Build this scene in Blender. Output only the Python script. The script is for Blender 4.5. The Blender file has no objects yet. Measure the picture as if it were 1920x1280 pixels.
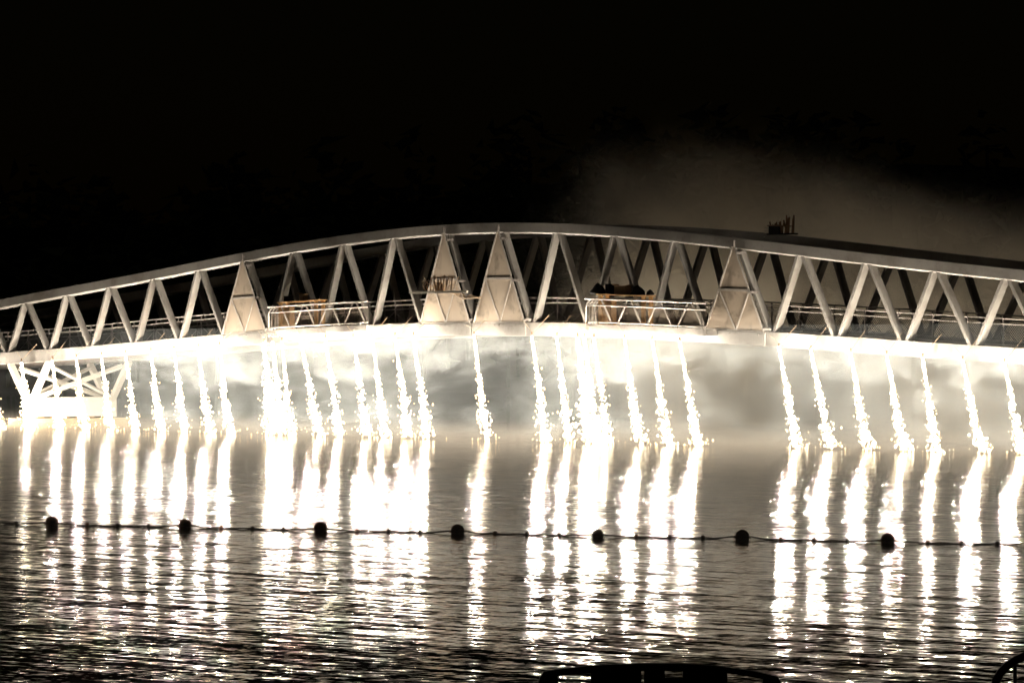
import bpy, bmesh, math, random
import numpy as np
from mathutils import Vector, Matrix

random.seed(7)
rng = np.random.default_rng(7)
sc = bpy.context.scene
COL = sc.collection
R = math.radians

# ------------------------------------------------------------------ camera, sky, exposure
CAM_H = 4.18
cam = bpy.data.cameras.new('camera')
cam.lens = 150.0
cam.sensor_width = 36.0
cam.clip_start = 0.5
cam.clip_end = 6000
camo = bpy.data.objects.new('camera', cam)
camo.location = (0, 0, CAM_H)
camo.rotation_euler = (R(90) + math.atan(14.3 / 8000), 0, 0)
COL.objects.link(camo)
sc.camera = camo

world = bpy.data.worlds.new('World')
sc.world = world
world.use_nodes = True
wn = world.node_tree
wn.nodes.clear()
wo = wn.nodes.new('ShaderNodeOutputWorld')
wb = wn.nodes.new('ShaderNodeBackground')
ws = wn.nodes.new('ShaderNodeTexSky')
ws.sky_type = 'NISHITA'
ws.sun_disc = False
ws.sun_elevation = R(2)
ws.sun_rotation = R(200)
wb.inputs['Strength'].default_value = 0.0004
wn.links.new(ws.outputs[0], wb.inputs[0])
wn.links.new(wb.outputs[0], wo.inputs[0])

sc.view_settings.view_transform = 'Standard'
sc.view_settings.look = 'None'
sc.view_settings.exposure = 0.25
sc.view_settings.gamma = 1.0
cy = sc.cycles
cy.max_bounces = 6
cy.diffuse_bounces = 2
cy.glossy_bounces = 4
cy.transmission_bounces = 4
cy.transparent_max_bounces = 12
cy.volume_bounces = 1
cy.volume_step_rate = 1.0
cy.volume_max_steps = 256
cy.sample_clamp_indirect = 8.0
cy.sample_clamp_direct = 0.0
cy.caustics_reflective = False
cy.caustics_refractive = False
cy.use_denoising = True
try:
    cy.denoiser = 'OPENIMAGEDENOISE'
except Exception:
    pass
cy.use_light_tree = True

FIRE = (1.0, 0.88, 0.72)      # colour of the burning magnesium/iron sparks
LAMP_W = 760.0                # watts of one piece of a burning fountain

# ------------------------------------------------------------------ node helpers
class NT:
    def __init__(s, mat):
        mat.use_nodes = True
        s.t = mat.node_tree
        s.t.nodes.clear()
        s.out = s.t.nodes.new('ShaderNodeOutputMaterial')
    def n(s, kind, **kw):
        nd = s.t.nodes.new(kind)
        for k, v in kw.items():
            setattr(nd, k, v)
        return nd
    def put(s, sock, v):
        if isinstance(v, bpy.types.NodeSocket):
            s.t.links.new(v, sock)
        else:
            sock.default_value = v
    def m(s, op, a, b=0.0, c=None, clamp=False):
        nd = s.n('ShaderNodeMath', operation=op, use_clamp=clamp)
        s.put(nd.inputs[0], a)
        s.put(nd.inputs[1], b)
        if c is not None:
            s.put(nd.inputs[2], c)
        return nd.outputs[0]
    def step(s, x, lo, hi, a=0.0, b=1.0):
        nd = s.n('ShaderNodeMapRange', interpolation_type='SMOOTHSTEP')
        for k, v in zip(('Value', 'From Min', 'From Max', 'To Min', 'To Max'), (x, lo, hi, a, b)):
            s.put(nd.inputs[k], v)
        return nd.outputs[0]
    def vec(s, v, op, w):
        nd = s.n('ShaderNodeVectorMath', operation=op)
        s.put(nd.inputs[0], v)
        s.put(nd.inputs[1], w)
        return nd.outputs[0]
    def noise(s, v, scale, detail=2.0, rough=0.5, dist=0.0, out=0):
        nd = s.n('ShaderNodeTexNoise')
        s.put(nd.inputs['Vector'], v)
        s.put(nd.inputs['Scale'], scale)
        s.put(nd.inputs['Detail'], detail)
        s.put(nd.inputs['Roughness'], rough)
        s.put(nd.inputs['Distortion'], dist)
        return nd.outputs[out]
    def mixc(s, f, a, b):
        nd = s.n('ShaderNodeMix', data_type='RGBA')
        s.put(nd.inputs[0], f)
        s.put(nd.inputs[6], a)
        s.put(nd.inputs[7], b)
        return nd.outputs[2]
    def obj(s):
        return s.n('ShaderNodeTexCoord').outputs['Object']
    def surf(s, sh):
        s.t.links.new(sh, s.out.inputs['Surface'])
    def principled(s, col, rough=0.5, metal=0.0, spec=0.5):
        p = s.n('ShaderNodeBsdfPrincipled')
        s.put(p.inputs['Base Color'], col)
        s.put(p.inputs['Roughness'], rough)
        s.put(p.inputs['Metallic'], metal)
        s.put(p.inputs['Specular IOR Level'], spec)
        return p

MAT = {}
def newmat(name):
    m = bpy.data.materials.new(name)
    MAT[name] = m
    return m, NT(m)

def paint(name, col, dirt, rough=0.45, scale=0.8, amount=0.5, metal=0.0):
    m, t = newmat(name)
    o = t.obj()
    a = t.noise(o, scale, 5, 0.6)
    b = t.noise(o, scale * 9, 3, 0.6)
    f = t.m('MULTIPLY', t.step(a, 0.42, 0.72), amount)
    f = t.m('ADD', f, t.m('MULTIPLY', t.step(b, 0.5, 0.75), amount * 0.4), clamp=True)
    c = t.mixc(f, (*col, 1), (*dirt, 1))
    p = t.principled(c, t.m('ADD', t.m('MULTIPLY', b, 0.2), rough - 0.1), metal)
    bp = t.n('ShaderNodeBump')
    bp.inputs['Strength'].default_value = 0.15
    bp.inputs['Distance'].default_value = 0.01
    t.put(bp.inputs['Height'], b)
    t.t.links.new(bp.outputs[0], p.inputs['Normal'])
    t.surf(p.outputs[0])
    return m

paint('steel_white', (0.35, 0.33, 0.305), (0.16, 0.135, 0.11), 0.5, 0.5, 0.6)
paint('steel_grey', (0.30, 0.27, 0.25), (0.14, 0.12, 0.11), 0.5, 0.8, 0.5)
paint('rail_steel', (0.62, 0.57, 0.52), (0.3, 0.25, 0.2), 0.4, 2.0, 0.4)
paint('concrete', (0.52, 0.40, 0.24), (0.34, 0.25, 0.14), 0.85, 1.2, 0.7)
paint('concrete_pale', (0.66, 0.63, 0.57), (0.5, 0.46, 0.4), 0.8, 0.8, 0.5)
paint('deck_boards', (0.16, 0.12, 0.09), (0.07, 0.055, 0.045), 0.7, 2.0, 0.6)
paint('timber', (0.62, 0.38, 0.17), (0.4, 0.22, 0.09), 0.65, 3.0, 0.5)
paint('cardboard', (0.55, 0.36, 0.2), (0.27, 0.16, 0.08), 0.8, 4.0, 0.5)
paint('dark_cloth', (0.03, 0.027, 0.024), (0.015, 0.013, 0.012), 0.9, 4.0, 0.5)
paint('tube_paper', (0.34, 0.2, 0.11), (0.12, 0.07, 0.04), 0.8, 5.0, 0.6)
paint('wire_pale', (0.7, 0.52, 0.36), (0.5, 0.32, 0.2), 0.5, 6.0, 0.4)
paint('wood_pale', (0.7, 0.66, 0.58), (0.5, 0.44, 0.36), 0.6, 3.0, 0.5)
paint('buoy_plastic', (0.34, 0.10, 0.03), (0.12, 0.05, 0.025), 0.55, 5.0, 0.7)
paint('buoy_pale', (0.75, 0.62, 0.48), (0.5, 0.36, 0.24), 0.5, 6.0, 0.5)
paint('rope', (0.10, 0.08, 0.06), (0.05, 0.04, 0.03), 0.9, 8.0, 0.5)
paint('chair_metal', (0.012, 0.011, 0.010), (0.008, 0.008, 0.008), 0.6, 6.0, 0.5)
paint('terrace_stone', (0.10, 0.09, 0.08), (0.06, 0.055, 0.05), 0.9, 1.5, 0.6)
paint('bark', (0.06, 0.045, 0.03), (0.03, 0.022, 0.015), 0.9, 2.0, 0.5)
paint('foliage', (0.045, 0.06, 0.028), (0.025, 0.035, 0.018), 0.8, 0.4, 0.6)
paint('earth', (0.05, 0.045, 0.03), (0.03, 0.035, 0.018), 0.95, 0.1, 0.6)

# soot-stained translucent infill sheet
m, t = newmat('infill_sheet')
o = t.obj()
a = t.noise(o, 0.9, 4, 0.6, 0.6)
b = t.noise(t.vec(o, 'MULTIPLY', (1, 1, 0.35)), 3.0, 3, 0.6)
f = t.m('ADD', t.m('MULTIPLY', t.step(a, 0.5, 0.72), 0.6), t.m('MULTIPLY', t.step(b, 0.55, 0.8), 0.25), clamp=True)
c = t.mixc(f, (0.56, 0.46, 0.36, 1), (0.16, 0.12, 0.09, 1))
p = t.principled(c, 0.6)
t.surf(p.outputs[0])

# woven wire mesh: wires and gaps
def woven(name, col, wire):
    m, t = newmat(name)
    o = t.obj()
    sx = t.n('ShaderNodeSeparateXYZ')
    t.put(sx.inputs[0], o)
    S, Wc, Zc = sx.outputs
    u = t.m('ADD', t.m('ADD', S, Wc), Zc)
    v = t.m('SUBTRACT', t.m('ADD', S, Wc), Zc)
    def wires(x):
        return t.m('LESS_THAN', t.m('FRACT', t.m('MULTIPLY', x, 8.0)), wire)
    hit = t.m('MAXIMUM', wires(u), wires(v))
    tr = t.n('ShaderNodeBsdfTransparent')
    p = t.principled(col, 0.5)
    mx = t.n('ShaderNodeMixShader')
    t.put(mx.inputs[0], hit)
    t.t.links.new(tr.outputs[0], mx.inputs[1])
    t.t.links.new(p.outputs[0], mx.inputs[2])
    t.surf(mx.outputs[0])
woven('wire_mesh', (0.34, 0.27, 0.21, 1), 0.2)
woven('wire_mesh_dark', (0.05, 0.04, 0.035, 1), 0.16)

m, t = newmat('floor_grating')
o = t.obj()
sx = t.n('ShaderNodeSeparateXYZ')
t.put(sx.inputs[0], o)
hit = t.m('MAXIMUM', t.m('LESS_THAN', t.m('FRACT', t.m('MULTIPLY', sx.outputs[0], 20.0)), 0.25), t.m('LESS_THAN', t.m('FRACT', t.m('MULTIPLY', sx.outputs[1], 9.0)), 0.15))
tr = t.n('ShaderNodeBsdfTransparent')
p = t.principled((0.45, 0.42, 0.38, 1), 0.5)
mx = t.n('ShaderNodeMixShader')
t.put(mx.inputs[0], hit)
t.t.links.new(tr.outputs[0], mx.inputs[1])
t.t.links.new(p.outputs[0], mx.inputs[2])
t.surf(mx.outputs[0])

# translucent float plastic, coloured pale to stand in for glare on the fifth buoy
m, t = newmat('buoy_glare_pale')
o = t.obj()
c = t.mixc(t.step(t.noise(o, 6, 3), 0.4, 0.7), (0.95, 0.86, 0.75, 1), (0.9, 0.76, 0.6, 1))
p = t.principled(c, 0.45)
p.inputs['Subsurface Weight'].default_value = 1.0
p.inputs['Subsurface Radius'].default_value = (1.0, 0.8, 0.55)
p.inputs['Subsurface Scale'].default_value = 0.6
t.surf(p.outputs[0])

def emitter(name, col, strength):
    m, t = newmat(name)
    e = t.n('ShaderNodeEmission')
    e.inputs[0].default_value = (*col, 1)
    e.inputs[1].default_value = strength
    t.surf(e.outputs[0])
    m.cycles.emission_sampling = 'NONE'     # the stream's own lamps carry the sampled light
    return m
emitter('fire_core', (1.0, 0.9, 0.75), 14.0)
emitter('fire_spark', (1.0, 0.82, 0.56), 11.0)
emitter('fire_ember', (1.0, 0.70, 0.36), 4.0)

# water: dark, clear, small slopes
m, t = newmat('lake_water')
geo = t.n('ShaderNodeNewGeometry')
P = geo.outputs['Position']
def rot(v, deg):
    nd = t.n('ShaderNodeVectorRotate', rotation_type='Z_AXIS')
    t.put(nd.inputs['Vector'], v)
    nd.inputs['Angle'].default_value = R(deg)
    return nd.outputs[0]
def slopes(v, sx_, sy_, amp, detail, seed):
    q = t.vec(t.vec(v, 'MULTIPLY', (sx_, sy_, 1.0)), 'ADD', (seed, seed * 1.7, seed * 0.3))
    c = t.noise(q, 1.0, detail, 0.55, 0.15, out=1)
    c = t.vec(c, 'SUBTRACT', (0.5, 0.5, 0.5))
    return t.vec(c, 'MULTIPLY', (amp * 0.95, amp, 0.0))
s1 = slopes(rot(P, 46), 0.40, 2.7, 0.092, 2.0, 3.1)
s2 = slopes(rot(P, 38), 1.6, 5.2, 0.082, 2.0, 11.7)
s3 = slopes(rot(P, 10), 6.0, 13.0, 0.10, 1.0, 23.3)
s4 = slopes(P, 0.03, 0.05, 0.02, 2.0, 37.9)
s5 = slopes(rot(P, 6), 1.6, 0.3, 0.03, 2.0, 51.3)
sl = t.vec(t.vec(t.vec(t.vec(s1, 'ADD', s2), 'ADD', s3), 'ADD', s4), 'ADD', s5)
# wind ruffles the open water across the view, the shore side lies calmer
psep = t.n('ShaderNodeSeparateXYZ')
t.put(psep.inputs[0], P)
ruf = t.n('ShaderNodeCombineXYZ')
t.put(ruf.inputs[0], t.step(psep.outputs[1], 75, 140, 1.0, 3.0))
ruf.inputs[1].default_value = 1.0
ruf.inputs[2].default_value = 1.0
sl = t.vec(sl, 'MULTIPLY', ruf.outputs[0])
nrm = t.n('ShaderNodeVectorMath', operation='NORMALIZE')
t.put(nrm.inputs[0], t.vec(sl, 'ADD', (0, 0, 1)))
p = t.principled((0.012, 0.012, 0.010, 1), 0.03)
p.inputs['IOR'].default_value = 1.333
t.t.links.new(nrm.outputs[0], p.inputs['Normal'])
t.surf(p.outputs[0])

# ------------------------------------------------------------------ object helpers
def link(name, me, mat=None, parent=None):
    o = bpy.data.objects.new(name, me)
    COL.objects.link(o)
    if mat:
        me.materials.append(MAT[mat])
    if parent:
        o.parent = parent
    return o

def tag(o, label, cat, group=None, kind=None):
    o['label'] = label
    o['category'] = cat
    if group:
        o['group'] = group
    if kind:
        o['kind'] = kind
    return o

def thing(name, label, cat, loc=(0, 0, 0), rz=0.0, group=None):
    o = bpy.data.objects.new(name, None)
    o.empty_display_size = 0.2
    COL.objects.link(o)
    o.location = loc
    o.rotation_euler = (0, 0, rz)
    return tag(o, label, cat, group)

class MB:
    """collects shapes and links them as one mesh object"""
    def __init__(s):
        s.v, s.f = [], []
    def add(s, vs, fs):
        b = len(s.v)
        s.v += [tuple(x) for x in vs]
        s.f += [[b + i for i in q] for q in fs]
        return s
    def box(s, x0, x1, y0, y1, z0, z1):
        return s.add([(x0, y0, z0), (x1, y0, z0), (x1, y1, z0), (x0, y1, z0), (x0, y0, z1), (x1, y0, z1), (x1, y1, z1), (x0, y1, z1)],
                     [(0, 3, 2, 1), (4, 5, 6, 7), (0, 1, 5, 4), (1, 2, 6, 5), (2, 3, 7, 6), (3, 0, 4, 7)])
    def bar(s, a, b, wid, dep, side=Vector((0, 1, 0)), ch=0.0):
        """rectangular bar from a to b; dep along side, wid across; chamfered edges"""
        a, b = Vector(a), Vector(b)
        d = (b - a).normalized()
        n = side - d * side.dot(d)
        if n.length < 1e-5:
            n = Vector((1, 0, 0)) - d * d.x
        n.normalize()
        k = d.cross(n)
        W, D = wid / 2, dep / 2
        if ch:
            pr = [(W - ch, -D), (W, -D + ch), (W, D - ch), (W - ch, D), (-W + ch, D), (-W, D - ch), (-W, -D + ch), (-W + ch, -D)]
        else:
            pr = [(W, -D), (W, D), (-W, D), (-W, -D)]
        m = len(pr)
        vs = [a + k * x + n * y for x, y in pr] + [b + k * x + n * y for x, y in pr]
        fs = [(i, (i + 1) % m, m + (i + 1) % m, m + i) for i in range(m)] + [tuple(range(m - 1, -1, -1)), tuple(range(m, 2 * m))]
        return s.add(vs, fs)
    def sweep(s, pts, prof):
        """profile (y, z) carried along points in the x-z plane"""
        m = len(prof)
        vs, fs = [], []
        for p_ in pts:
            vs += [(p_[0], p_[1] + y, p_[2] + z) for y, z in prof]
        for i in range(len(pts) - 1):
            for k in range(m):
                a, b = i * m + k, i * m + (k + 1) % m
                fs.append((a, b, b + m, a + m))
        fs.append(tuple(range(m - 1, -1, -1)))
        e = (len(pts) - 1) * m
        fs.append(tuple(range(e, e + m)))
        return s.add(vs, fs)
    def tube(s, pts, r, n=6, closed=False, r_of=None):
        pts = [Vector(p_) for p_ in pts]
        N = len(pts)
        vs, fs = [], []
        up = Vector((0.13, 0.21, 0.97)).normalized()
        for i, p_ in enumerate(pts):
            if closed:
                d = pts[(i + 1) % N] - pts[i - 1]
            else:
                d = pts[min(i + 1, N - 1)] - pts[max(i - 1, 0)]
            d.normalize()
            u = d.cross(up)
            if u.length < 0.15:
                u = d.cross(Vector((1, 0.1, 0)))
            u.normalize()
            w = d.cross(u)
            rr = r_of(i / (N - 1)) if r_of else r
            for k in range(n):
                a = 2 * math.pi * k / n
                vs.append(p_ + (u * math.cos(a) + w * math.sin(a)) * rr)
        for i in range(N if closed else N - 1):
            for k in range(n):
                a, b = i * n + k, i * n + (k + 1) % n
                j = ((i + 1) % N) * n
                fs.append((a, b, j + (k + 1) % n, j + k))
        if not closed:
            fs.append(tuple(range(n - 1, -1, -1)))
            fs.append(tuple(range((N - 1) * n, N * n)))
        return s.add(vs, fs)
    def lathe(s, prof, n=16, c=(0, 0, 0)):
        vs, fs = [], []
        for r_, z in prof:
            for k in range(n):
                a = 2 * math.pi * k / n
                vs.append((c[0] + r_ * math.cos(a), c[1] + r_ * math.sin(a), c[2] + z))
        for i in range(len(prof) - 1):
            for k in range(n):
                fs.append((i * n + k, i * n + (k + 1) % n, (i + 1) * n + (k + 1) % n, (i + 1) * n + k))
        fs.append(tuple(range(n - 1, -1, -1)))
        fs.append(tuple(range((len(prof) - 1) * n, len(prof) * n)))
        return s.add(vs, fs)
    def prism(s, poly, y0, y1):
        """polygon in x-z given thickness in y"""
        m = len(poly)
        vs = [(x, y0, z) for x, z in poly] + [(x, y1, z) for x, z in poly]
        fs = [(i, (i + 1) % m, m + (i + 1) % m, m + i) for i in range(m)] + [tuple(range(m - 1, -1, -1)), tuple(range(m, 2 * m))]
        return s.add(vs, fs)
    def mesh(s, name, smooth=False):
        me = bpy.data.meshes.new(name)
        me.from_pydata(s.v, [], s.f)
        bm = bmesh.new()
        bm.from_mesh(me)
        bmesh.ops.recalc_face_normals(bm, faces=bm.faces)
        bm.to_mesh(me)
        bm.free()
        if smooth:
            me.polygons.foreach_set('use_smooth', [True] * len(me.polygons))
        me.update()
        return me
    def build(s, name, mat, parent=None, smooth=False):
        return link(name, s.mesh(name, smooth), mat, parent)

# ------------------------------------------------------------------ the place: water, far shore
bm = MB()
xs = [-900, -200, -40, 40, 200, 900]
ys = [15, 60, 140, 260, 420]
vs = [(x, y, 0) for y in ys for x in xs]
fs = [(j * 6 + i, j * 6 + i + 1, j * 6 + i + 7, j * 6 + i + 6) for j in range(4) for i in range(5)]
bm.add(vs, fs)
water = bm.build('water', 'lake_water')
water['kind'] = 'structure'

def hill_z(x, y):
    k = min(1.0, max(0.0, (y - 398) / 170.0))
    return -0.6 + 26 * (k * k * (3 - 2 * k)) * (0.8 + 0.25 * math.sin(x * 0.011 + 1.0) + 0.1 * math.sin(x * 0.037))
bm = MB()
nx, ny = 70, 16
vs, fs = [], []
for j in range(ny):
    for i in range(nx):
        x = -900 + 1800 * i / (nx - 1)
        y = 396 + 260 * j / (ny - 1)
        vs.append((x, y, hill_z(x, y)))
for j in range(ny - 1):
    for i in range(nx - 1):
        a = j * nx + i
        fs.append((a, a + 1, a + nx + 1, a + nx))
bm.add(vs, fs)
hill = bm.build('hillside', 'earth', smooth=True)
hill['kind'] = 'structure'

# a wood on the far hillside, one dark mass at night: ragged crowns of small leaf clumps
bm = MB()
for k in range(420):
    x = random.uniform(-110, 110)
    y = random.uniform(404, 520)
    h = random.uniform(7, 14)
    z0 = hill_z(x, y)
    bm.tube([(x, y, z0 - 0.5), (x, y, z0 + h * 0.6)], 0.22, 4)
    for c in range(26):
        a, rr = random.uniform(0, 6.28), random.uniform(0.3, 1) ** 0.6
        zz = random.uniform(0.25, 1.0)
        rad = h * 0.30 * math.sin(math.pi * min(0.98, zz)) ** 0.6 + 0.3
        cx, cy_, cz = x + math.cos(a) * rad * rr, y + math.sin(a) * rad * rr, z0 + h * zz
        s_ = random.uniform(0.5, 1.2)
        q = [(random.gauss(0, s_), random.gauss(0, s_), random.gauss(0, s_ * 0.6)) for _ in range(4)]
        bm.add([(cx + p_[0], cy_ + p_[1], cz + p_[2]) for p_ in q], [(0, 1, 2), (0, 2, 3), (1, 2, 3)])
wood = bm.build('distant_wood', 'foliage')
tag(wood, 'dark wooded hillside beyond the bridge fading into the night', 'wood', kind='stuff')

# ------------------------------------------------------------------ bridge frame of reference
TH = R(50.7036)
BO = Vector((-2.950, 198.504, 0.0))
BR = -TH
L = 4.0                       # panel length
WID = 5.47                    # truss to truss
def top_z(j):                 # underside of the top chord
    u = j - 0.5
    def f(a): return 9.4718 - 0.059228 * a * a + 0.00046315 * a ** 4 - 0.0000018483 * a ** 6
    a = abs(u)
    if a > 9.5:
        return f(9.5) + (a - 9.5) * (f(9.5) - f(9.3)) / 0.2
    return f(a)
def bot_z(j):                 # upper side of the bottom chord
    u = abs(j - 0.5)
    def f(a): return 5.4221 - 0.0227895 * a * a + 0.000097444 * a ** 4 - 1.0772e-7 * a ** 6
    if u > 9.5:
        return f(9.5) + (u - 9.5) * (f(9.5) - f(9.3)) / 0.2
    return f(u)
def at(s, w, z):              # bridge coordinates -> world
    return Vector((BO.x + s * math.cos(BR) - w * math.sin(BR), BO.y + s * math.sin(BR) + w * math.cos(BR), z))

J0, J1 = -13, 14
LEAN = 0.2                    # bottom chords stand a little inside the top chords

bridge = thing('footbridge', 'long white steel truss footbridge arching over the water across the whole picture', 'bridge', BO, BR)

def chord_pts(zf, y, dz, j0=J0, j1=J1, n=4):
    return [(L * (j0 + k / n), y, zf(j0 + k / n) + dz) for k in range((j1 - j0) * n + 1)]
H = 0.5
for near in (True, False):
    y = 0.0 if near else WID
    prof = [(-0.20, 0.07), (-0.12, 0.0), (0.12, 0.0), (0.20, 0.07), (0.20, H), (-0.20, H)]
    MB().sweep(chord_pts(top_z, y, 0.0), prof).build('top_chord', 'steel_white', bridge)
    yb = y + (LEAN if near else -LEAN)
    prof = [(-0.22, -0.58), (-0.28, -0.58), (-0.28, -0.62), (0.28, -0.62), (0.28, -0.58), (0.22, -0.58), (0.22, 0.0), (-0.22, 0.0)]
    MB().sweep(chord_pts(bot_z, yb, 0.0), prof).build('bottom_chord', 'steel_white', bridge)
    for j in range(J0, J1):
        tz = top_z(j) + 0.1
        for sg in (-1, 1):
            jb = j + 0.5 * sg
            a = Vector((L * jb - 0.16 * sg, yb, bot_z(jb) - 0.05))
            b = Vector((L * j + 0.13 * sg, y, tz))
            MB().bar(a, b, 0.17, 0.36, ch=0.015).build('diagonal', 'steel_white', bridge)

# deck, its cross beams and the overhead ties
prof = [(LEAN + 0.24, -0.34), (WID - LEAN - 0.24, -0.34), (WID - LEAN - 0.24, -0.22), (LEAN + 0.24, -0.22)]
MB().sweep(chord_pts(bot_z, 0, 0.0), prof).build('deck', 'deck_boards', bridge)
for k in range(J0 * 2 + 1, J1 * 2):
    j = k / 2
    z = bot_z(j)
    MB().box(L * j - 0.08, L * j + 0.08, LEAN + 0.23, WID - LEAN - 0.23, z - 0.56, z - 0.35).build('cross_beam', 'steel_grey', bridge)

# railings inside both trusses
def railing(y, mesh_too):
    for dz, r_ in ((1.12, 0.035), (0.90, 0.03), (0.05, 0.025)):
        MB().tube([(p_[0], p_[1], p_[2]) for p_ in chord_pts(bot_z, y, dz, n=2)], r_, 6).build('handrail', 'rail_steel', bridge, True)
    for k in range(J0 * 2, J1 * 2):
        j = k / 2 + 0.25
        z = bot_z(j)
        MB().bar((L * j, y, z - 0.25), (L * j, y, z + 1.1), 0.05, 0.05).build('railing_post', 'steel_grey', bridge)
    pts = chord_pts(bot_z, y, 0.0, n=2)
    vs = [(p_[0], y + 0.03, p_[2] + 0.06) for p_ in pts] + [(p_[0], y + 0.03, p_[2] + 0.89) for p_ in pts]
    n = len(pts)
    MB().add(vs, [(i, i + 1, n + i + 1, n + i) for i in range(n - 1)]).build('railing_mesh', 'wire_mesh_dark', bridge)
railing(0.75, True)
railing(WID - 0.75, True)

# lattice of small triangles on the railing (rods)
for y in (0.70, WID - 0.70):
    for k in range(J0 * 2, J1 * 2):
        mb = MB()
        j0, jm, j1 = k / 2 + 0.03, k / 2 + 0.25, k / 2 + 0.47
        mb.bar((L * j0, y, bot_z(j0) + 0.05), (L * jm, y, bot_z(jm) + 0.6), 0.02, 0.02)
        mb.bar((L * j1, y, bot_z(j1) + 0.05), (L * jm, y, bot_z(jm) + 0.6), 0.02, 0.02)
        mb.build('railing_rod', 'steel_grey', bridge)

# triangular infill panels standing just outside the near truss
for jc in (-4, 0, 1, 5):
    y = -0.42
    zt = top_z(jc) + 0.22
    zl, zr = bot_z(jc - 0.46) - 0.02, bot_z(jc + 0.46) - 0.02
    A = Vector((L * (jc - 0.46), y + LEAN, zl))
    B = Vector((L * (jc + 0.46), y + LEAN, zr))
    T = Vector((L * jc, y + 0.12, zt))
    lab = {-4: 'sooty triangular infill panel left of the first viewing platform', 0: 'infill panel behind the tube rack and pale beam',
           1: 'infill panel right of the tube rack, near the arch crown', 5: 'infill panel right of the second viewing platform'}[jc]
    sheet = MB()
    th = Vector((0, 0.02, 0))
    vs = [A, B, T, A + th, B + th, T + th]
    sheet.add(vs, [(0, 1, 2), (5, 4, 3), (0, 3, 4, 1), (1, 4, 5, 2), (2, 5, 3, 0)])
    pan = sheet.build('infill_panel', 'infill_sheet', bridge)
    pan['label'] = lab
    off = Vector((0, -0.012, 0))
    Mz = 0.47
    ML, MR = A.lerp(T, Mz), B.lerp(T, Mz)
    MBm = A.lerp(B, 0.52)
    for a, b, w in ((A, T, 0.09), (B, T, 0.09), (A, B, 0.08), (ML, MR, 0.11), (ML, MBm, 0.07), (MR, MBm, 0.07)):
        MB().bar(a + off, b + off, w, 0.02).build('panel_bar', 'rail_steel', pan)
    # hinge brackets on the right edge and the head bracket at the chord
    for q in (0.03, 0.45, 0.90):
        h_ = B.lerp(T, q)
        MB().bar(h_ + Vector((0.02, -0.03, 0)), h_ + Vector((0.28, 0.22, 0)), 0.10, 0.05).build('bracket', 'steel_grey', pan)
    MB().bar(T + Vector((0, 0.0, -0.1)), T + Vector((0.0, 0.0, 0.16)), 0.12, 0.1).build('head_bracket', 'steel_grey', pan)
    # base plate with small bolts
    MB().bar(A + Vector((-0.1, -0.02, -0.3)), B + Vector((0.1, -0.02, -0.3)), 0.52, 0.04).build('base_plate', 'steel_white', pan)
    for q in (0.05, 0.42, 0.5, 0.58, 0.92):
        c = A.lerp(B, q) + Vector((0, -0.05, -0.12))
        MB().tube([c, c + Vector((0, -0.03, 0))], 0.03, 8).build('bolt', 'steel_grey', pan)

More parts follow.
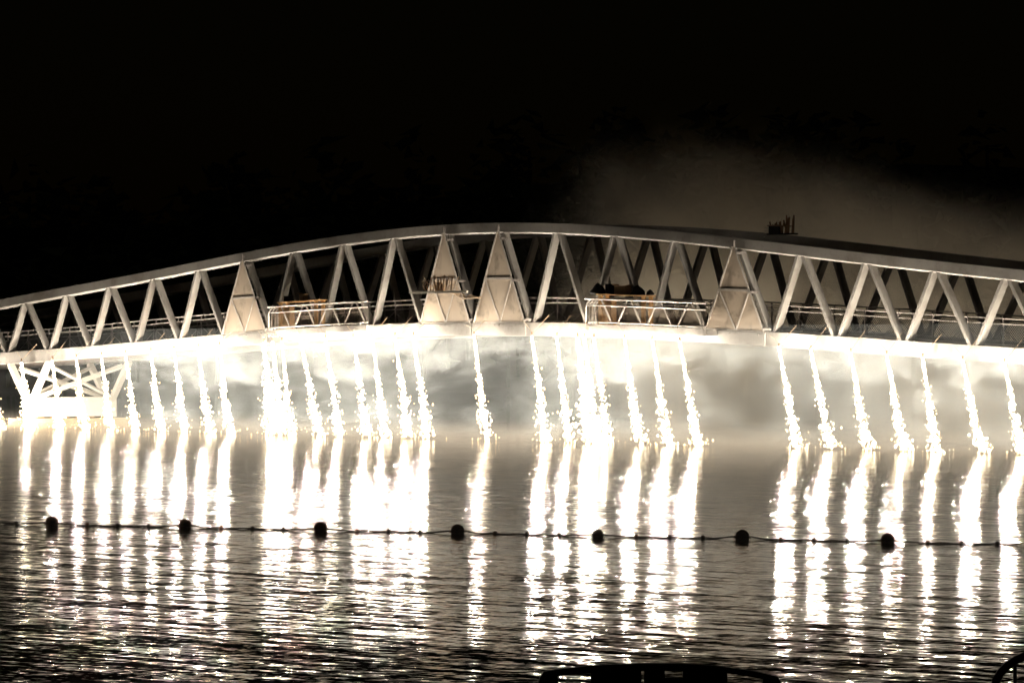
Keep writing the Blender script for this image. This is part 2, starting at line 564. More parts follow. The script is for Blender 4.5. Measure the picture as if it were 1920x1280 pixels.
# two viewing platforms outside the near truss
PL = -0.95                                    # outer edge
platforms = []
for j0, j1, lab in ((-3.26, -1.26, 'left viewing platform'), (2.72, 4.72, 'right viewing platform')):
    pts = [(L * (j0 + (j1 - j0) * k / 8), 0, bot_z(j0 + (j1 - j0) * k / 8)) for k in range(9)]
    pts[0] = (pts[0][0] + 0.05, 0, pts[0][2])
    floor = MB().sweep(pts, [(PL, -0.30), (PL + 0.08, -0.30), (PL + 0.08, -0.02), (PL, -0.02)]).build('viewing_platform', 'steel_white', bridge)
    MB().sweep(pts, [(PL + 0.085, -0.08), (LEAN - 0.24, -0.08), (LEAN - 0.24, -0.04), (PL + 0.085, -0.04)]).build('floor_grating', 'floor_grating', floor)
    for k in range(9):
        MB().box(pts[k][0] - 0.03, pts[k][0] + 0.03, PL + 0.09, LEAN - 0.25, pts[k][2] - 0.28, pts[k][2] - 0.085).build('floor_joist', 'steel_white', floor)
    floor['label'] = lab
    def P_(j, dz, y=PL + 0.05):
        return Vector((L * j, y, bot_z(j) + dz))
    n = 8
    for dz, r_, a in ((1.10, 0.045, 0.0), (0.82, 0.035, 0.06), (0.08, 0.04, 0.06)):
        MB().tube([P_(j0 + a + (j1 - j0 - a) * k / n, dz) for k in range(n + 1)], r_, 6).build('handrail', 'rail_steel', floor, True)
    for k in range(4):
        jb0, jt, jb1 = j0 + 0.5 * k, j0 + 0.5 * k + 0.22, j0 + 0.5 * k + 0.5
        if k > 0:
            MB().bar(P_(jb0 + 0.03, -0.1), P_(jt, 1.08), 0.07, 0.05).build('railing_strut', 'rail_steel', floor)
        MB().bar(P_(jt + 0.06, 1.08), P_(jb1 - 0.02, -0.1), 0.07, 0.05).build('railing_strut', 'rail_steel', floor)
    me = MB()
    q = [P_(j0 + 0.06 + (j1 - j0 - 0.06) * k / n, 0.1, PL + 0.11) for k in range(n + 1)] + [P_(j0 + 0.06 + (j1 - j0 - 0.06) * k / n, 0.8, PL + 0.11) for k in range(n + 1)]
    me.add(q, [(i, i + 1, n + 2 + i, n + 1 + i) for i in range(n)])
    me.build('wire_mesh', 'wire_mesh', floor)
    # bent bars closing the left end
    for k in range(5):
        y = PL + 0.05 + (0 - PL) * 0.2 * k
        js = j0 + 0.02
        z = bot_z(js)
        x = L * js
        MB().tube([(x, y, z - 0.35), (x, y, z + 0.72), (x + 0.05, y, z + 0.88), (x + 0.25, y, z + 1.04), (x + 0.32, y, z + 1.06)], 0.035, 6).build('end_bar', 'rail_steel', floor, True)
    x = L * j0 + 0.4
    MB().tube([(x, PL + 0.05, bot_z(j0) + 1.1), (x, 0.0, bot_z(j0) + 1.1)], 0.04, 6).build('end_rail', 'rail_steel', floor, True)
    # short pale plates stand in for the light in gaps under the toe board
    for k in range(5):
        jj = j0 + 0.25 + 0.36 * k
        MB().box(L * jj, L * jj + 0.6, PL + 0.02, PL + 0.2, bot_z(jj) - 0.01, bot_z(jj) + 0.04).build('lit_gap_plate', 'wood_pale', floor)
    platforms.append(floor)

# ------------------------------------------------------------------ pier at the left
pier = thing('bridge_pier', 'pale pier of splayed legs and cross braces on a concrete footing at the far left', 'bridge pier', at(-9 * L, 0, 0), BR)
def PB(s, w, z): return Vector((s, w, z))
for w in (LEAN, WID - LEAN):
    for sg in (-1, 1):
        jt = -9 + 0.5 * sg
        MB().bar(PB(0.12 * sg, w, 1.3), PB(L * 0.5 * sg - 0.12 * sg, w, bot_z(jt) - 0.64), 0.26, 0.34, ch=0.02).build('splayed_leg', 'concrete_pale', pier)
    MB().bar(PB(0, w, 0.55), PB(0, w, 1.5), 0.7, 0.5, side=Vector((0, 1, 0)), ch=0.03).build('leg_base', 'concrete_pale', pier)
for sg in (-1, 1):
    for flip in (0, 1):
        a, b = (LEAN + 0.2, WID - LEAN - 0.2) if not flip else (WID - LEAN - 0.2, LEAN + 0.2)
        off = 0.16 * flip
        MB().bar(PB(0.35 * sg + off, a, 1.6), PB(1.55 * sg + off, b, bot_z(-9 + 0.4 * sg) - 0.85), 0.24, 0.14).build('cross_brace', 'concrete_pale', pier)
MB().box(-0.5, 0.5, LEAN + 0.3, WID - LEAN - 0.3, 0.60, 1.62).build('pier_wall', 'concrete_pale', pier)
MB().box(-1.0, 1.0, -0.5, WID + 0.6, -1.5, 0.50).build('footing', 'concrete', pier)
MB().box(-1.06, 1.06, -0.56, WID + 0.66, -1.5, 0.14).build('footing_step', 'concrete', pier)
for k in range(3):
    MB().box(-0.95, -0.75, 0.5 + 1.6 * k, 1.6 + 1.6 * k, 0.505, 0.56).build('timber_strip', 'timber', pier)

# ------------------------------------------------------------------ things set out on the bridge
def place(s, w, z):
    return at(s, w, z)
# work tables on the platforms with boxes on them
def table(name, label, j, w, ln, dp, ht, seed):
    z = bot_z(j) - 0.02
    t_ = thing(name, label, 'table', place(L * j, w, z), BR)
    sl = (bot_z(j + 0.2) - bot_z(j - 0.2)) / (0.4 * L)
    MB().bar((-ln / 2, 0, ht - sl * ln / 2), (ln / 2, 0, ht + sl * ln / 2), 0.06, dp).build('tabletop', 'timber', t_)
    for x in (-ln / 2 + 0.25, ln / 2 - 0.25):
        for y in (-dp / 2 + 0.06, dp / 2 - 0.06):
            MB().box(x - 0.11, x + 0.11, y - 0.04, y + 0.04, -0.2, ht - 0.03 + sl * x).build('leg', 'timber', t_)
    MB().box(-ln / 2 + 0.3, -ln / 2 + 0.9, -dp / 2 + 0.12, dp / 2 - 0.12, 0.0, ht - 0.2).build('side_board', 'cardboard', t_)
    return t_, z + ht + 0.03, sl
t1, tz1, sl1 = table('work_table', 'wooden work table on the left viewing platform', -2.75, -0.35, 3.4, 0.55, 1.32, 1)
t2, tz2, sl2 = table('work_table', 'wooden work table on the right viewing platform', 3.25, -0.35, 3.4, 0.55, 1.32, 2)

def carton(j, w, z, lx, ly, lz, label, open_=True, mat='cardboard', group=None, rz=0.0):
    b = thing('cardboard_box', label, 'box', place(L * j, w, z), BR + rz, group)
    th = 0.02
    MB().box(-lx / 2, lx / 2, -ly / 2, ly / 2, 0, th).build('bottom', mat, b)
    MB().box(-lx / 2, lx / 2, -ly / 2, -ly / 2 + th, th, lz).build('side', mat, b)
    MB().box(-lx / 2, lx / 2, ly / 2 - th, ly / 2, th, lz).build('side', mat, b)
    MB().box(-lx / 2, -lx / 2 + th, -ly / 2 + th, ly / 2 - th, th, lz).build('side', mat, b)
    MB().box(lx / 2 - th, lx / 2, -ly / 2 + th, ly / 2 - th, th, lz).build('side', mat, b)
    if open_:
        MB().bar((-lx / 2 - 0.005, 0, lz), (-lx / 2 - 0.16, 0, lz + 0.08), 0.012, ly).build('flap', mat, b)
        MB().bar((lx / 2 + 0.005, 0, lz), (lx / 2 + 0.18, 0, lz + 0.04), 0.012, ly).build('flap', mat, b)
    else:
        MB().box(-lx / 2, lx / 2, -ly / 2, ly / 2, lz + 0.002, lz + 0.022).build('lid', mat, b)
    return b
carton(-2.72, -0.35, tz1 + sl1 * 0.1, 0.30, 0.3, 0.30, 'small tan box with an open flap on the left work table', True)
carton(-3.02, -0.35, tz1 - 0.02, 0.42, 0.3, 0.24, 'dark closed box at the left end of the left work table', False, 'dark_cloth')
carton(3.20, -0.35, tz2 + 0.01, 0.75, 0.35, 0.38, 'wide open tan box in the middle of the right work table', True)
carton(2.98, -0.35, tz2 + 0.02, 0.26, 0.3, 0.44, 'dark upright box between tan box and dark cloth on the right table', False, 'dark_cloth')
# heaped dark cloth bundles
def bundle(j, w, z, r_, hgt, label, seed):
    rr = random.Random(seed)
    prof = []
    n, rings = 14, 6
    mb = MB()
    vs, fs = [], []
    for i in range(rings + 1):
        q = i / rings
        for k in range(n):
            a = 2 * math.pi * k / n
            rad = r_ * math.cos(q * math.pi / 2) ** 0.7 * (1 + rr.uniform(-0.16, 0.16)) + 0.01
            vs.append((math.cos(a) * rad, math.sin(a) * rad * 0.5, hgt * q * (1 + rr.uniform(-0.1, 0.1))))
    for i in range(rings):
        for k in range(n):
            fs.append((i * n + k, i * n + (k + 1) % n, (i + 1) * n + (k + 1) % n, (i + 1) * n + k))
    fs.append(tuple(range(n - 1, -1, -1)))
    fs.append(tuple(range(rings * n, rings * n + n)))
    o = mb.add(vs, fs).build('cloth_bundle', 'dark_cloth', None, True)
    o.location = place(L * j, w, z)
    o.rotation_euler = (0, 0, BR)
    return tag(o, label, 'bundle')
bundle(2.78, -0.35, tz2 + 0.03, 0.46, 0.48, 'dark peaked cloth bundle at the left end of the right table', 1)
bundle(3.46, -0.35, tz2 - 0.03, 0.42, 0.42, 'dark lumpy cloth bundle right of the open tan box', 2)
bundle(3.66, -0.35, tz2 - 0.04, 0.22, 0.24, 'small dark bundle at the right end of the right table', 3)

# beam with upright firework tubes in front of an infill panel
zb = 4.18 + (654.3 - 547) / 40.6
rk = thing('firework_rack', 'pale horizontal beam carrying upright firework tubes before an infill panel', 'rack', place(L * 0.02, -0.75, zb), BR)
MB().bar((-2.05, 0, 0), (2.25, 0, 0.0), 0.11, 0.12).build('beam', 'wood_pale', rk)
for k, x in enumerate((-0.55, -0.30, -0.02, 0.18, 0.42, 0.62, 1.02)):
    hh = 0.62 + 0.12 * math.sin(k * 2.1)
    MB().tube([(x, 0.02, 0.06), (x + 0.10, 0.02, 0.06 + hh)], 0.032, 8).build('firework_tube', 'wire_pale', rk, True)
for k in range(26):
    x = random.uniform(-0.95, 1.5)
    pts = [(x, 0.03, 0.08)]
    dx = random.uniform(-0.25, 0.25)
    for q in range(3):
        x += dx * random.uniform(0.2, 1.2)
        pts.append((x, random.uniform(-0.1, 0.15), 0.1 + (q + 1) * random.uniform(0.12, 0.24)))
    MB().tube(pts, 0.010, 4).build('fuse_wire', 'wire_pale', rk)
for k in range(6):
    x = random.uniform(-0.5, 1.0)
    MB().box(x - 0.09, x + 0.09, 0.07, 0.2, 0.06, random.uniform(0.3, 0.5)).build('charge_box', 'timber', rk)
for k in range(6):
    pts = [(1.0 + 0.2 * k / 6, 0, -0.06), (1.9, 0.02, -0.12 - 0.05 * k), (2.4, 0.05, -0.16 - 0.06 * abs(k - 3)), (3.0, 0.2, -0.22 - 0.02 * k)]
    MB().tube(pts, 0.014, 4).build('trailing_wire', 'wire_pale', rk)
for x in (-1.0, 1.3):
    MB().bar((x, 0.06, -0.02), (x, 0.42, -0.02), 0.06, 0.05).build('bracket', 'steel_grey', rk)

# bunch of tubes clamped on the far top chord
jr = 4.22
rk2 = thing('firework_rack', 'dark bunch of upright firework tubes on top of the far chord', 'rack', place(L * jr, WID, top_z(jr) + H), BR)
MB().box(-0.8, 0.8, -0.2, 0.2, 0.0, 0.06).build('base_board', 'dark_cloth', rk2)
for k in range(17):
    x = -0.72 + 1.44 * k / 16
    hh = (0.5 + random.uniform(-0.08, 0.1)) if k < 10 else (0.78 + random.uniform(-0.18, 0.1))
    MB().tube([(x, random.uniform(-0.1, 0.1), 0.06), (x + random.uniform(-0.08, 0.12), random.uniform(-0.1, 0.1), hh)], 0.035, 6).build('firework_tube', 'tube_paper', rk2)
MB().bar((-0.8, -0.16, 0.42), (0.75, -0.16, 0.36), 0.05, 0.03).build('clamp_rail', 'tube_paper', rk2)
MB().box(-0.75, -0.1, -0.14, 0.14, 0.06, 0.42).build('charge_box', 'dark_cloth', rk2)
for k in range(4):
    MB().tube([(-0.75, -0.15, 0.3 - 0.1 * k), (-0.98, -0.2, 0.34 - 0.14 * k)], 0.018, 4).build('fuse_wire', 'wood_pale', rk2)

# ------------------------------------------------------------------ falls of sparks
ICO_V, ICO_F = [], []
ph = (1 + 5 ** 0.5) / 2
for a in (-1, 1):
    for b in (-ph, ph):
        ICO_V += [(0, a, b), (a, b, 0), (b, 0, a)]
ICO_V = np.array(ICO_V) / math.hypot(1, ph)
bmt = bmesh.new()
for p_ in ICO_V:
    bmt.verts.new(p_)
bmesh.ops.convex_hull(bmt, input=bmt.verts)
bmt.verts.index_update()
ICO_F = np.array([[v_.index for v_ in f_.verts] for f_ in bmt.faces])
ICO_V = np.array([v_.co[:] for v_ in bmt.verts])
bmt.free()

def blob_mesh(name, pos, rad, stretch):
    n = len(pos)
    v = ICO_V[None] * rad[:, None, None]
    v = v * np.stack([np.ones(n), np.ones(n), stretch], 1)[:, None, :]
    v = (v + pos[:, None, :]).reshape(-1, 3)
    f = (ICO_F[None] + (np.arange(n) * 12)[:, None, None]).reshape(-1, 3)
    me = bpy.data.meshes.new(name)
    me.vertices.add(len(v))
    me.vertices.foreach_set('co', v.ravel())
    me.loops.add(f.size)
    me.loops.foreach_set('vertex_index', f.ravel())
    me.polygons.add(len(f))
    me.polygons.foreach_set('loop_start', np.arange(0, f.size, 3))
    me.polygons.foreach_set('use_smooth', np.ones(len(f), bool))
    me.update(calc_edges=True)
    return me

HANG = -0.78                   # the fountains hang on thin rods this far outside the truss
def fall(label, j, drift, w=None, fat=1.0, group='falls of sparks along the bridge', dens=1.0):
    outer = w is not None
    if not outer:
        w = HANG
        j += 0.235
    else:
        j += 0.06
    top = bot_z(j) - 0.62
    root = thing('spark_fall', label, 'firework', place(L * j, w, 0), BR, group)
    Hh = top
    # holder: a thin rod sloping back to the chord and a loose igniter wire
    mb = MB()
    if outer:
        mb.tube([(0, 0.0, top + 0.1), (0, 0.06, top + 0.42)], 0.012, 4)
    else:
        mb.tube([(0, 0.0, top + 0.1), (random.uniform(0.0, 0.3), 0.80, top + 0.95)], 0.013, 4)
    mb.tube([(0, 0, top + 0.18), (-0.22, 0.02, top + 0.36), (-0.62, 0.03, top + 0.56 + random.uniform(-.15, .15))], 0.011, 4)
    mb.build('wire_holder', 'wire_pale', root)
    MB().tube([(0, 0, top - 0.02), (0, 0, top + 0.2)], 0.035, 8).build('casing', 'tube_paper', root, True)
    wob = rng.normal(0, 1, 3)
    def path(t_):
        t_ = np.asarray(t_, float)
        x = drift * 1.15 * (0.85 * t_ + 0.15 * t_ ** 1.5) + 0.012 * np.sin(t_ * 5 + wob[0]) * t_
        y = 0.06 * np.sin(t_ * 7 + wob[2]) * t_
        return np.stack([x, y, top * (1 - t_)], -1)
    # unbroken burning core
    ts = np.linspace(0.0, 0.5, 22)
    rr = random.Random(label)
    noise_r = [rr.uniform(0.8, 1.15) for _ in range(23)]
    MB().tube([tuple(p_) for p_ in path(ts)], 0.07, 6, r_of=lambda q: fat * (0.045 + 0.012 * math.sin(q * math.pi) - 0.033 * q) * noise_r[int(q * 22)]).build('burning_core', 'fire_core', root, True)
    # bright sparks in clumps, wider lower down
    n = int(430 * dens * fat)
    cl = rng.uniform(0.05, 1.0, 60)
    tt = np.clip(cl[rng.integers(0, 60, n)] + rng.normal(0, 0.012, n), 0.0, 0.995)
    tt = np.where(rng.random(n) < 0.35, rng.uniform(0, 0.995, n), tt)
    sig = fat * (0.020 + 0.125 * tt ** 1.4)
    pos = path(tt)
    lump = np.sin(tt * 31 + wob[0] * 5) * 0.5
    pos[:, 0] += rng.normal(0, 1, n) * sig + lump * sig * 0.25
    pos[:, 1] += rng.normal(0, 1, n) * sig
    rad = (0.010 + 0.028 * rng.random(n) ** 2.5) * (0.9 + 0.6 * tt)
    o = link('sparks', blob_mesh('sparks', pos, rad, rng.uniform(1.0, 2.6, n)), 'fire_spark', root)
    o['kind'] = 'stuff'
    # orange stragglers and the splash on the water
    n2 = int(70 * dens)
    tt = rng.random(n2) ** 0.6 * 0.99
    sig = fat * (0.04 + 0.22 * tt ** 1.5)
    pos = path(tt)
    pos[:, 0] += rng.normal(0, 1, n2) * sig
    pos[:, 1] += rng.normal(0, 1, n2) * sig
    k = n2 // 14
    pos[:k] = path(np.full(k, 0.99))
    pos[:k, 0] += rng.normal(0, 0.3, k)
    pos[:k, 1] += rng.normal(0, 0.6, k)
    pos[:k, 2] = np.abs(rng.normal(0, 0.16, k)) + 0.02
    rad = rng.uniform(0.014, 0.042, n2)
    o = link('embers', blob_mesh('embers', pos, rad, rng.uniform(1.0, 2.2, n2)), 'fire_ember', root)
    o['kind'] = 'stuff'
    # the light it gives off
    for q, e in ((0.06, 1.3), (0.42, 1.0), (0.78, 1.0)):
        la = bpy.data.lights.new('fire_light', 'POINT')
        la.energy = LAMP_W * e * min(fat, 1.15) * (0.95 if outer else 1.0)
        la.color = FIRE
        la.shadow_soft_size = 0.06
        lo = bpy.data.objects.new('fire_light', la)
        COL.objects.link(lo)
        lo.parent = root
        p_ = path(np.array([q]))[0]
        lo.location = (p_[0], p_[1] - 0.02, p_[2])
    return root

ORD = ['first', 'second', 'third', 'fourth', 'fifth', 'sixth', 'seventh', 'eighth', 'ninth', 'tenth']
PW = PL - 0.25
fall('spark fall cut off by the left edge of the photo, left of the pier', -9.90, 1.2)
for k, (j, dr) in enumerate(((-9.06, 0.7), (-8.32, 0.75), (-7.75, 0.65), (-7.17, 0.8))):
    lab = ['spark fall landing on the front of the pier footing', 'spark fall crossing the pier just right of its front legs',
           'spark fall crossing the middle of the pier braces', 'spark fall at the right-hand end of the pier footing'][k]
    fall(lab, j, dr, fat=1.5 if k == 0 else 1.0)
for k, (j, dr) in enumerate(((-6.62, 0.9), (-6.05, 0.8), (-5.54, 0.85), (-5.01, 0.85), (-4.55, 0.7))):
    fall(ORD[k] + ' spark fall right of the pier, before the left viewing platform', j, dr)
fall('thick bright spark fall at the left corner of the left viewing platform', -3.30, 0.75, PW, 1.7, dens=1.2)
fall('spark fall hugging the thick one at the left viewing platform', -3.12, 0.8, PW, 1.2)
fall('loose sparse spark fall just right of the thick one, left platform', -2.93, 0.7, PW, 0.9, dens=0.9)
for k, (j, dr) in enumerate(((-2.55, 1.4), (-2.05, 1.05), (-1.5, 1.0))):
    fall(ORD[k] + ' spark fall hanging along the left viewing platform after the thick corner group', j, dr, PW)
for k, (j, dr) in enumerate(((-1.44, 0.9), (-1.00, 0.95), (-0.65, 1.0))):
    fall(ORD[k] + ' spark fall right of the left viewing platform', j, dr)
fall('lone spark fall under the arch crown, wide gaps on both sides', 0.48, 0.85)
fall('first spark fall right of the lone one under the crown', 1.52, 0.95)
fall('second spark fall right of the lone one under the crown', 1.96, 0.8)
fall('thick bright spark fall at the left corner of the right viewing platform', 2.62, 0.8, PW, 1.6, dens=1.2)
fall('spark fall merging with the thick one at the right viewing platform', 2.74, 0.8, PW, 1.1)
fall('loose spark fall just right of the thick one, right platform', 2.90, 0.9, PW, 1.0)
for k, (j, dr) in enumerate(((3.42, 0.9), (3.88, 0.95), (4.33, 1.1))):
    fall(ORD[k] + ' spark fall hanging along the right viewing platform after the thick corner group', j, dr, PW)
for k, (j, dr) in enumerate(((5.61, 1.05), (6.10, 1.1), (6.70, 0.9), (7.23, 0.95), (7.75, 0.7), (8.32, 0.95), (8.90, 0.9))):
    fall(ORD[k] + ' spark fall right of the last infill panel, counted towards the right edge', j, dr)

for k, j in enumerate((9.45, 10.0, 10.6, 11.2)):  # unseen falls continuing the row, added and thickened to light the plume
    fall(ORD[k] + ' spark fall past the right edge of the photo', j, 0.9, fat=1.5)

# ------------------------------------------------------------------ smoke
def smoke_box(name, lo, hi, label, fn, step=0.35):
    m, t = newmat(name)
    o = t.obj()
    sx = t.n('ShaderNodeSeparateXYZ')
    t.put(sx.inputs[0], o)
    d, col = fn(t, o, *sx.outputs)
    pv = t.n('ShaderNodeVolumePrincipled')
    pv.inputs['Color'].default_value = col
    pv.inputs['Anisotropy'].default_value = 0.1
    t.put(pv.inputs['Density'], d)
    t.t.links.new(pv.outputs[0], t.out.inputs['Volume'])
    m.cycles.volume_step_rate = step
    b = MB().box(lo[0], hi[0], lo[1], hi[1], lo[2], hi[2]).build(name, name)
    b.location = BO
    b.rotation_euler = (0, 0, BR)
    tag(b, label, 'smoke', kind='stuff')
    return b

def under(t, o, S, W, Z):
    zd = t.m('SUBTRACT', 4.80, t.m('MULTIPLY', t.m('POWER', t.m('SUBTRACT', S, 2.0), 2.0), 0.00100))
    q = t.m('SUBTRACT', zd, Z)
    flat = t.vec(o, 'MULTIPLY', (1.0, 0.35, 1.0))
    n1 = t.noise(flat, 0.42, 6, 0.62, 0.7)
    n2 = t.noise(t.vec(flat, 'ADD', (31, 7, 3)), 0.30, 6, 0.6, 1.0)
    n3 = t.noise(t.vec(o, 'ADD', (5, 17, 9)), 0.07, 2, 0.5)
    n4 = t.noise(t.vec(flat, 'ADD', (3, 41, 13)), 0.9, 4, 0.6, 1.2)
    clear = t.step(S, -33, -23, 0.10, 1.0)
    thick = t.m('ADD', 0.35, t.m('MULTIPLY', t.step(n1, 0.36, 0.66), 1.5))
    thick = t.m('ADD', thick, t.m('MULTIPLY', t.step(n3, 0.40, 0.62), 0.35))
    e = t.m('SUBTRACT', thick, q)
    layer = t.m('MULTIPLY', t.step(e, -0.05, 0.18), t.step(n4, 0.38, 0.62, 0.35, 1.5))
    front = t.m('MULTIPLY', t.m('MULTIPLY', t.step(W, 0.5, 1.0), t.step(W, 2.6, 2.0)), t.step(q, -0.05, 0.10))
    d1 = t.m('MULTIPLY', t.m('MULTIPLY', layer, front), 0.17)
    low = t.step(Z, 0.0, 1.6, -0.05, 0.0)
    back = t.m('MULTIPLY', t.step(t.m('ADD', n2, low), 0.48, 0.56), t.m('MULTIPLY', t.step(W, 2.8, 3.2), t.step(W, 5.0, 4.3)))
    back = t.m('MULTIPLY', t.m('ADD', back, 0.05), t.m('MULTIPLY', 0.07, t.step(n4, 0.36, 0.64, 0.3, 1.7)))
    halo = t.m('MULTIPLY', t.m('MULTIPLY', t.step(W, -2.4, -1.2), t.step(W, 1.5, -0.2)), t.m('ADD', 0.006, t.m('MULTIPLY', t.step(n1, 0.35, 0.7), 0.008)))
    back = t.m('MULTIPLY', back, t.step(q, -0.1, 0.15))
    d = t.m('ADD', t.m('ADD', back, halo), d1)
    return t.m('MULTIPLY', d, clear), (0.86, 0.93, 0.96, 1)
smoke_box('smoke', (-46, -2.6, 0.03), (50, 8.0, 5.2), 'pale firework smoke rolling under the bridge deck behind the sparks', under, 0.6)

def plume(t, o, S, W, Z):
    n1 = t.noise(o, 0.11, 5, 0.6, 0.8)
    n2 = t.noise(t.vec(o, 'ADD', (13, 3, 21)), 0.3, 3, 0.55)
    n = t.m('ADD', t.m('MULTIPLY', n1, 0.7), t.m('MULTIPLY', n2, 0.3))
    U = t.m('ADD', S, t.m('MULTIPLY', W, 1.22))          # the wind carries the plume back at a slant
    left = t.step(U, -8, 24)
    rise = t.step(Z, 21.0, 11.0)
    right = t.step(U, t.m('SUBTRACT', 96, t.m('MULTIPLY', Z, 4.6)), t.m('SUBTRACT', 70, t.m('MULTIPLY', Z, 4.2)))
    thr = t.m('SUBTRACT', 0.63, t.m('MULTIPLY', t.m('MULTIPLY', left, rise), 0.22))
    f = t.step(n, thr, t.m('ADD', thr, 0.3))
    f = t.m('MULTIPLY', t.m('MULTIPLY', f, left), t.m('MULTIPLY', rise, right))
    return t.m('MULTIPLY', f, 0.2), (0.96, 0.87, 0.72, 1)
smoke_box('smoke_plume', (-52, 9.2, 0.05), (62, 48, 22), 'faint brown smoke drifting up behind the right half of the bridge', plume, 2.0)

def mistf(t, o, S, W, Z):
    n1 = t.noise(t.vec(o, 'MULTIPLY', (0.5, 0.5, 1)), 0.35, 3, 0.5)
    h_ = t.step(Z, 1.25, 0.0)
    f = t.m('MULTIPLY', h_, t.step(n1, 0.2, 0.75, 0.5, 1.4))
    near = t.m('MULTIPLY', t.step(W, -10, -1), t.step(W, 8, 4))
    far = t.m('MULTIPLY', t.step(W, -95, -15), t.step(W, -3, -14))  # haze added over the open water to brighten it like lens glare
    d = t.m('ADD', t.m('MULTIPLY', near, t.step(S, -34, -22, 0.003, 0.006)), t.m('MULTIPLY', far, 0.05))
    return t.m('MULTIPLY', f, d), (0.97, 0.90, 0.80, 1)

# ------------------------------------------------------------------ buoy line
BU = [(-14.3, 103.2), (-10.944, 101.45), (-7.657, 99.93), (-4.405, 98.2), (-1.237, 96.8), (1.915, 95.1), (5.066, 93.9), (8.116, 92.2), (11.2, 90.9), (14.2, 89.3)]
blab = ['', 'dark round buoy, leftmost of the seven on the line', 'dark round buoy, second from the left on the line', 'dark round buoy, third from the left on the line',
        'dark round buoy, fourth from the left on the line', 'round buoy, fifth from the left, coloured pale for the glare on it', 'dark round buoy, sixth from the left on the line',
        'dark round buoy, rightmost of the seven on the line']
rope_pts = []
def ball(name, label, x, y, r_, mat, group):
    b = thing(name, label, 'buoy', (x, y, 0), random.uniform(-0.3, 0.3), group)
    prof = []
    for k in range(13):
        a = -math.pi / 2 + math.pi * k / 12
        prof.append((max(0.004, r_ * math.cos(a)), r_ * 0.38 + r_ * math.sin(a)))
    MB().lathe(prof, 20).build('float', mat, b, True)
    MB().lathe([(r_ * 0.9, r_ * 0.12), (r_ * 1.08, r_ * 0.16), (r_ * 1.10, r_ * 0.26), (r_ * 1.0, r_ * 0.34), (r_ * 0.9, r_ * 0.36)], 20).build('collar', mat, b, True)
    for sg in (-1, 1):
        MB().tube([(sg * r_ * 0.98, 0, r_ * 0.28), (sg * r_ * 1.24, 0, r_ * 0.26)], r_ * 0.16, 8).build('rope_eye', mat, b, True)
    return b
def small(x, y, label, k):
    b = thing('small_float', label, 'float', (x, y, 0), 0.0, 'small floats on the buoy line')
    r_ = 0.052
    prof = [(0.004, -0.035), (r_ * 0.8, -0.02), (r_, 0.02), (r_ * 0.9, 0.055), (r_ * 0.45, 0.075), (0.004, 0.08)]
    MB().lathe(prof, 12).build('float', 'rope' if k % 3 else 'buoy_plastic', b, True)
    return b
names = ['', 'leftmost', 'second', 'third', 'fourth', 'cream fifth', 'sixth', 'rightmost']
for i in range(len(BU) - 1):
    (x0, y0), (x1, y1) = BU[i], BU[i + 1]
    if 1 <= i <= 7:
        ball('buoy', blab[i], x0, y0, 0.155 if i != 5 else 0.13, 'buoy_glare_pale' if i == 5 else 'buoy_plastic', 'round buoys on the line')
    for k in range(16):
        q = k / 16
        e = math.exp(-(q / 0.10) ** 2) + math.exp(-((1 - q) / 0.10) ** 2)
        rope_pts.append((x0 + (x1 - x0) * q, y0 + (y1 - y0) * q + 0.03 * math.sin(k * 1.3 + i), 0.014 + 0.055 * e + 0.008 * math.sin(k * 2.1 + i * 3)))
    fr = (0.27, 0.5, 0.73)
    for k, q in enumerate(fr):
        x, y = x0 + (x1 - x0) * q, y0 + (y1 - y0) * q
        if abs(x) > 0.1225 * y:
            continue
        if i == 0:
            lab = 'small float left of the leftmost buoy, near the photo edge'
        else:
            lab = '%s small float to the right of the %s buoy' % (ORD[k], names[i])
        small(x, y, lab, i * 3 + k)
rope = MB().tube(rope_pts, 0.017, 5).build('buoy_rope', 'rope', None, True)
tag(rope, 'dark rope floating on the water and joining the buoys', 'rope')

# ------------------------------------------------------------------ terrace with two garden chairs in the foreground
TZ = 2.45
terr = MB().box(-9, 9, -4, 12.2, -1.5, TZ).build('terrace', 'terrace_stone')
terr['kind'] = 'structure'
def garden_chair(loc, rz, label):
    c = thing('garden_chair', label, 'chair', loc, rz)
    return c
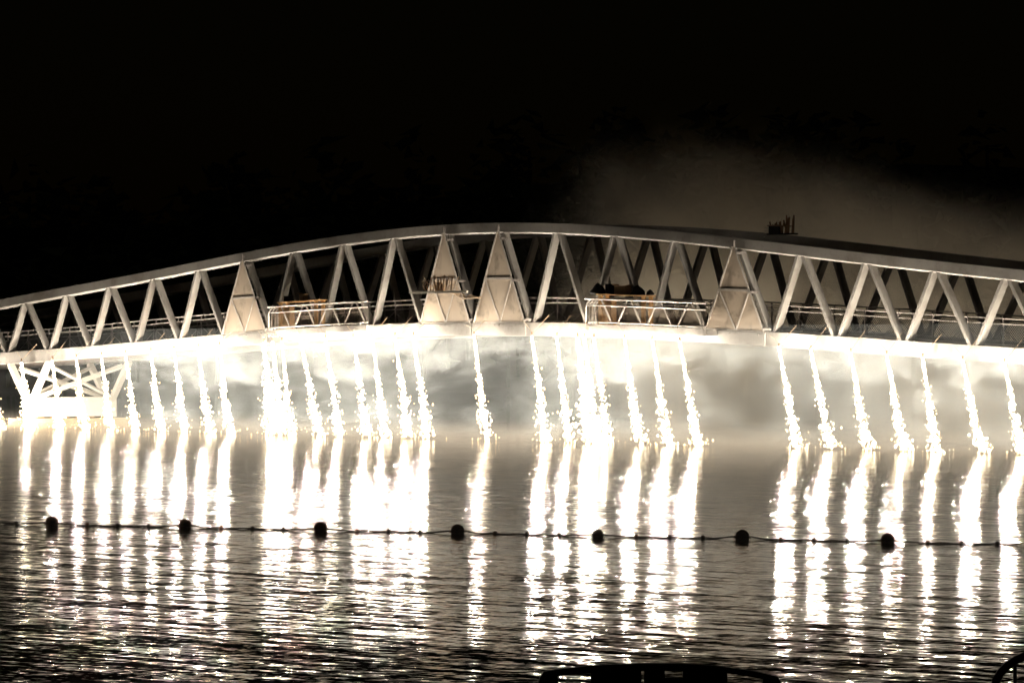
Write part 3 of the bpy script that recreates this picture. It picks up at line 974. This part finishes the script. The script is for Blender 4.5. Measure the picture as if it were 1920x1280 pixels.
# cast chair with a solid rounded back pierced by openings: back top 0.93 m above the terrace
ch = garden_chair((0.30, 8.62, TZ), R(0), 'black silhouette of a round-topped chair back with small openings, bottom centre')
def back_outline(x):          # height of the back's upper edge above the seat base
    u = x / 0.255
    a = abs(u)
    drop = 0.030 * a ** 2.2 if u > 0 else 0.020 * a ** 2.6
    return 1.095 - drop - (0.05 * max(0.0, (a - 0.93) / 0.07) ** 1.5 if a > 0.93 else 0)
xs = np.linspace(-0.255, 0.255, 86)
holes = [(-0.208, -0.142, 0.014, 0.10), (-0.041, -0.032, 0.014, 0.044), (0.010, 0.042, 0.014, 0.028), (0.137, 0.206, 0.012, 0.10)]
mb = MB()
cells = {}
for i in range(len(xs) - 1):
    x0, x1 = xs[i], xs[i + 1]
    xm = (x0 + x1) / 2
    cut = [(a, b) for (h0, h1, a, b) in holes if h0 <= xm <= h1]
    spans = [(0.0, 0.14)] if not cut else [(0.0, cut[0][0]), (cut[0][1], 0.14)]
    for a, b in spans:
        mb.add([(x0, 0, back_outline(x0) - b), (x1, 0, back_outline(x1) - b), (x1, 0, back_outline(x1) - a), (x0, 0, back_outline(x0) - a),
                (x0, 0.022, back_outline(x0) - b), (x1, 0.022, back_outline(x1) - b), (x1, 0.022, back_outline(x1) - a), (x0, 0.022, back_outline(x0) - a)],
               [(0, 1, 2, 3), (7, 6, 5, 4), (0, 4, 5, 1), (3, 2, 6, 7), (0, 3, 7, 4), (1, 5, 6, 2)])
mb.build('backrest', 'chair_metal', ch)
for k in range(7):
    x = -0.21 + 0.07 * k
    MB().tube([(x, 0.011, 0.46), (x * 1.02, 0.011, 0.97)], 0.009, 6).build('back_bar', 'chair_metal', ch, True)
MB().box(-0.25, 0.25, 0.0, 0.46, 0.43, 0.46).build('seat', 'chair_metal', ch)
for x in (-0.23, 0.23):
    MB().tube([(x, 0.012, 0.0), (x, 0.012, 1.0)], 0.014, 8).build('leg', 'chair_metal', ch, True)
    MB().tube([(x, 0.44, 0.0), (x, 0.44, 0.43)], 0.014, 8).build('leg', 'chair_metal', ch, True)
    MB().tube([(x, 0.02, 0.66), (x * 1.05, 0.2, 0.68), (x, 0.43, 0.64), (x, 0.44, 0.43)], 0.013, 8).build('armrest', 'chair_metal', ch, True)
# tubular chair at the right edge
c2 = garden_chair((1.20, 8.62, TZ), R(0), 'black tubular chair back with thin bars, cut by the bottom right corner')
pts = []
for k in range(25):
    a = math.pi * k / 24
    x = -0.23 * math.cos(a)
    z = 0.985 + 0.15 * math.sin(a) ** 0.5
    pts.append((x, 0, z))
pts = [(-0.235, 0, 0.0), (-0.235, 0, 0.45)] + pts + [(0.235, 0, 0.45), (0.235, 0, 0.0)]
MB().tube(pts, 0.009, 8).build('back_frame', 'chair_metal', c2, True)
for k in range(8):
    x = -0.184 + 0.0525 * k
    a = math.acos(max(-1, min(1, -x / 0.23)))
    MB().tube([(x, 0, 0.44), (x, 0, 0.985 + 0.15 * math.sin(a) ** 0.5)], 0.0042, 6).build('back_bar', 'chair_metal', c2, True)
MB().lathe([(0.005, 0.425), (0.22, 0.43), (0.235, 0.44), (0.22, 0.455), (0.005, 0.458)], 24, (0, 0.22, 0)).build('seat', 'chair_metal', c2, True)
for x in (-0.19, 0.19):
    MB().tube([(x * 1.1, 0.44, 0.0), (x, 0.40, 0.43)], 0.008, 8).build('leg', 'chair_metal', c2, True)

smoke_box('mist_and_glare_haze', (-60, -105, 0.012), (110, 8.5, 1.28), 'thin mist on the water below the sparks, with haze added to brighten the water', mistf, 1.6)
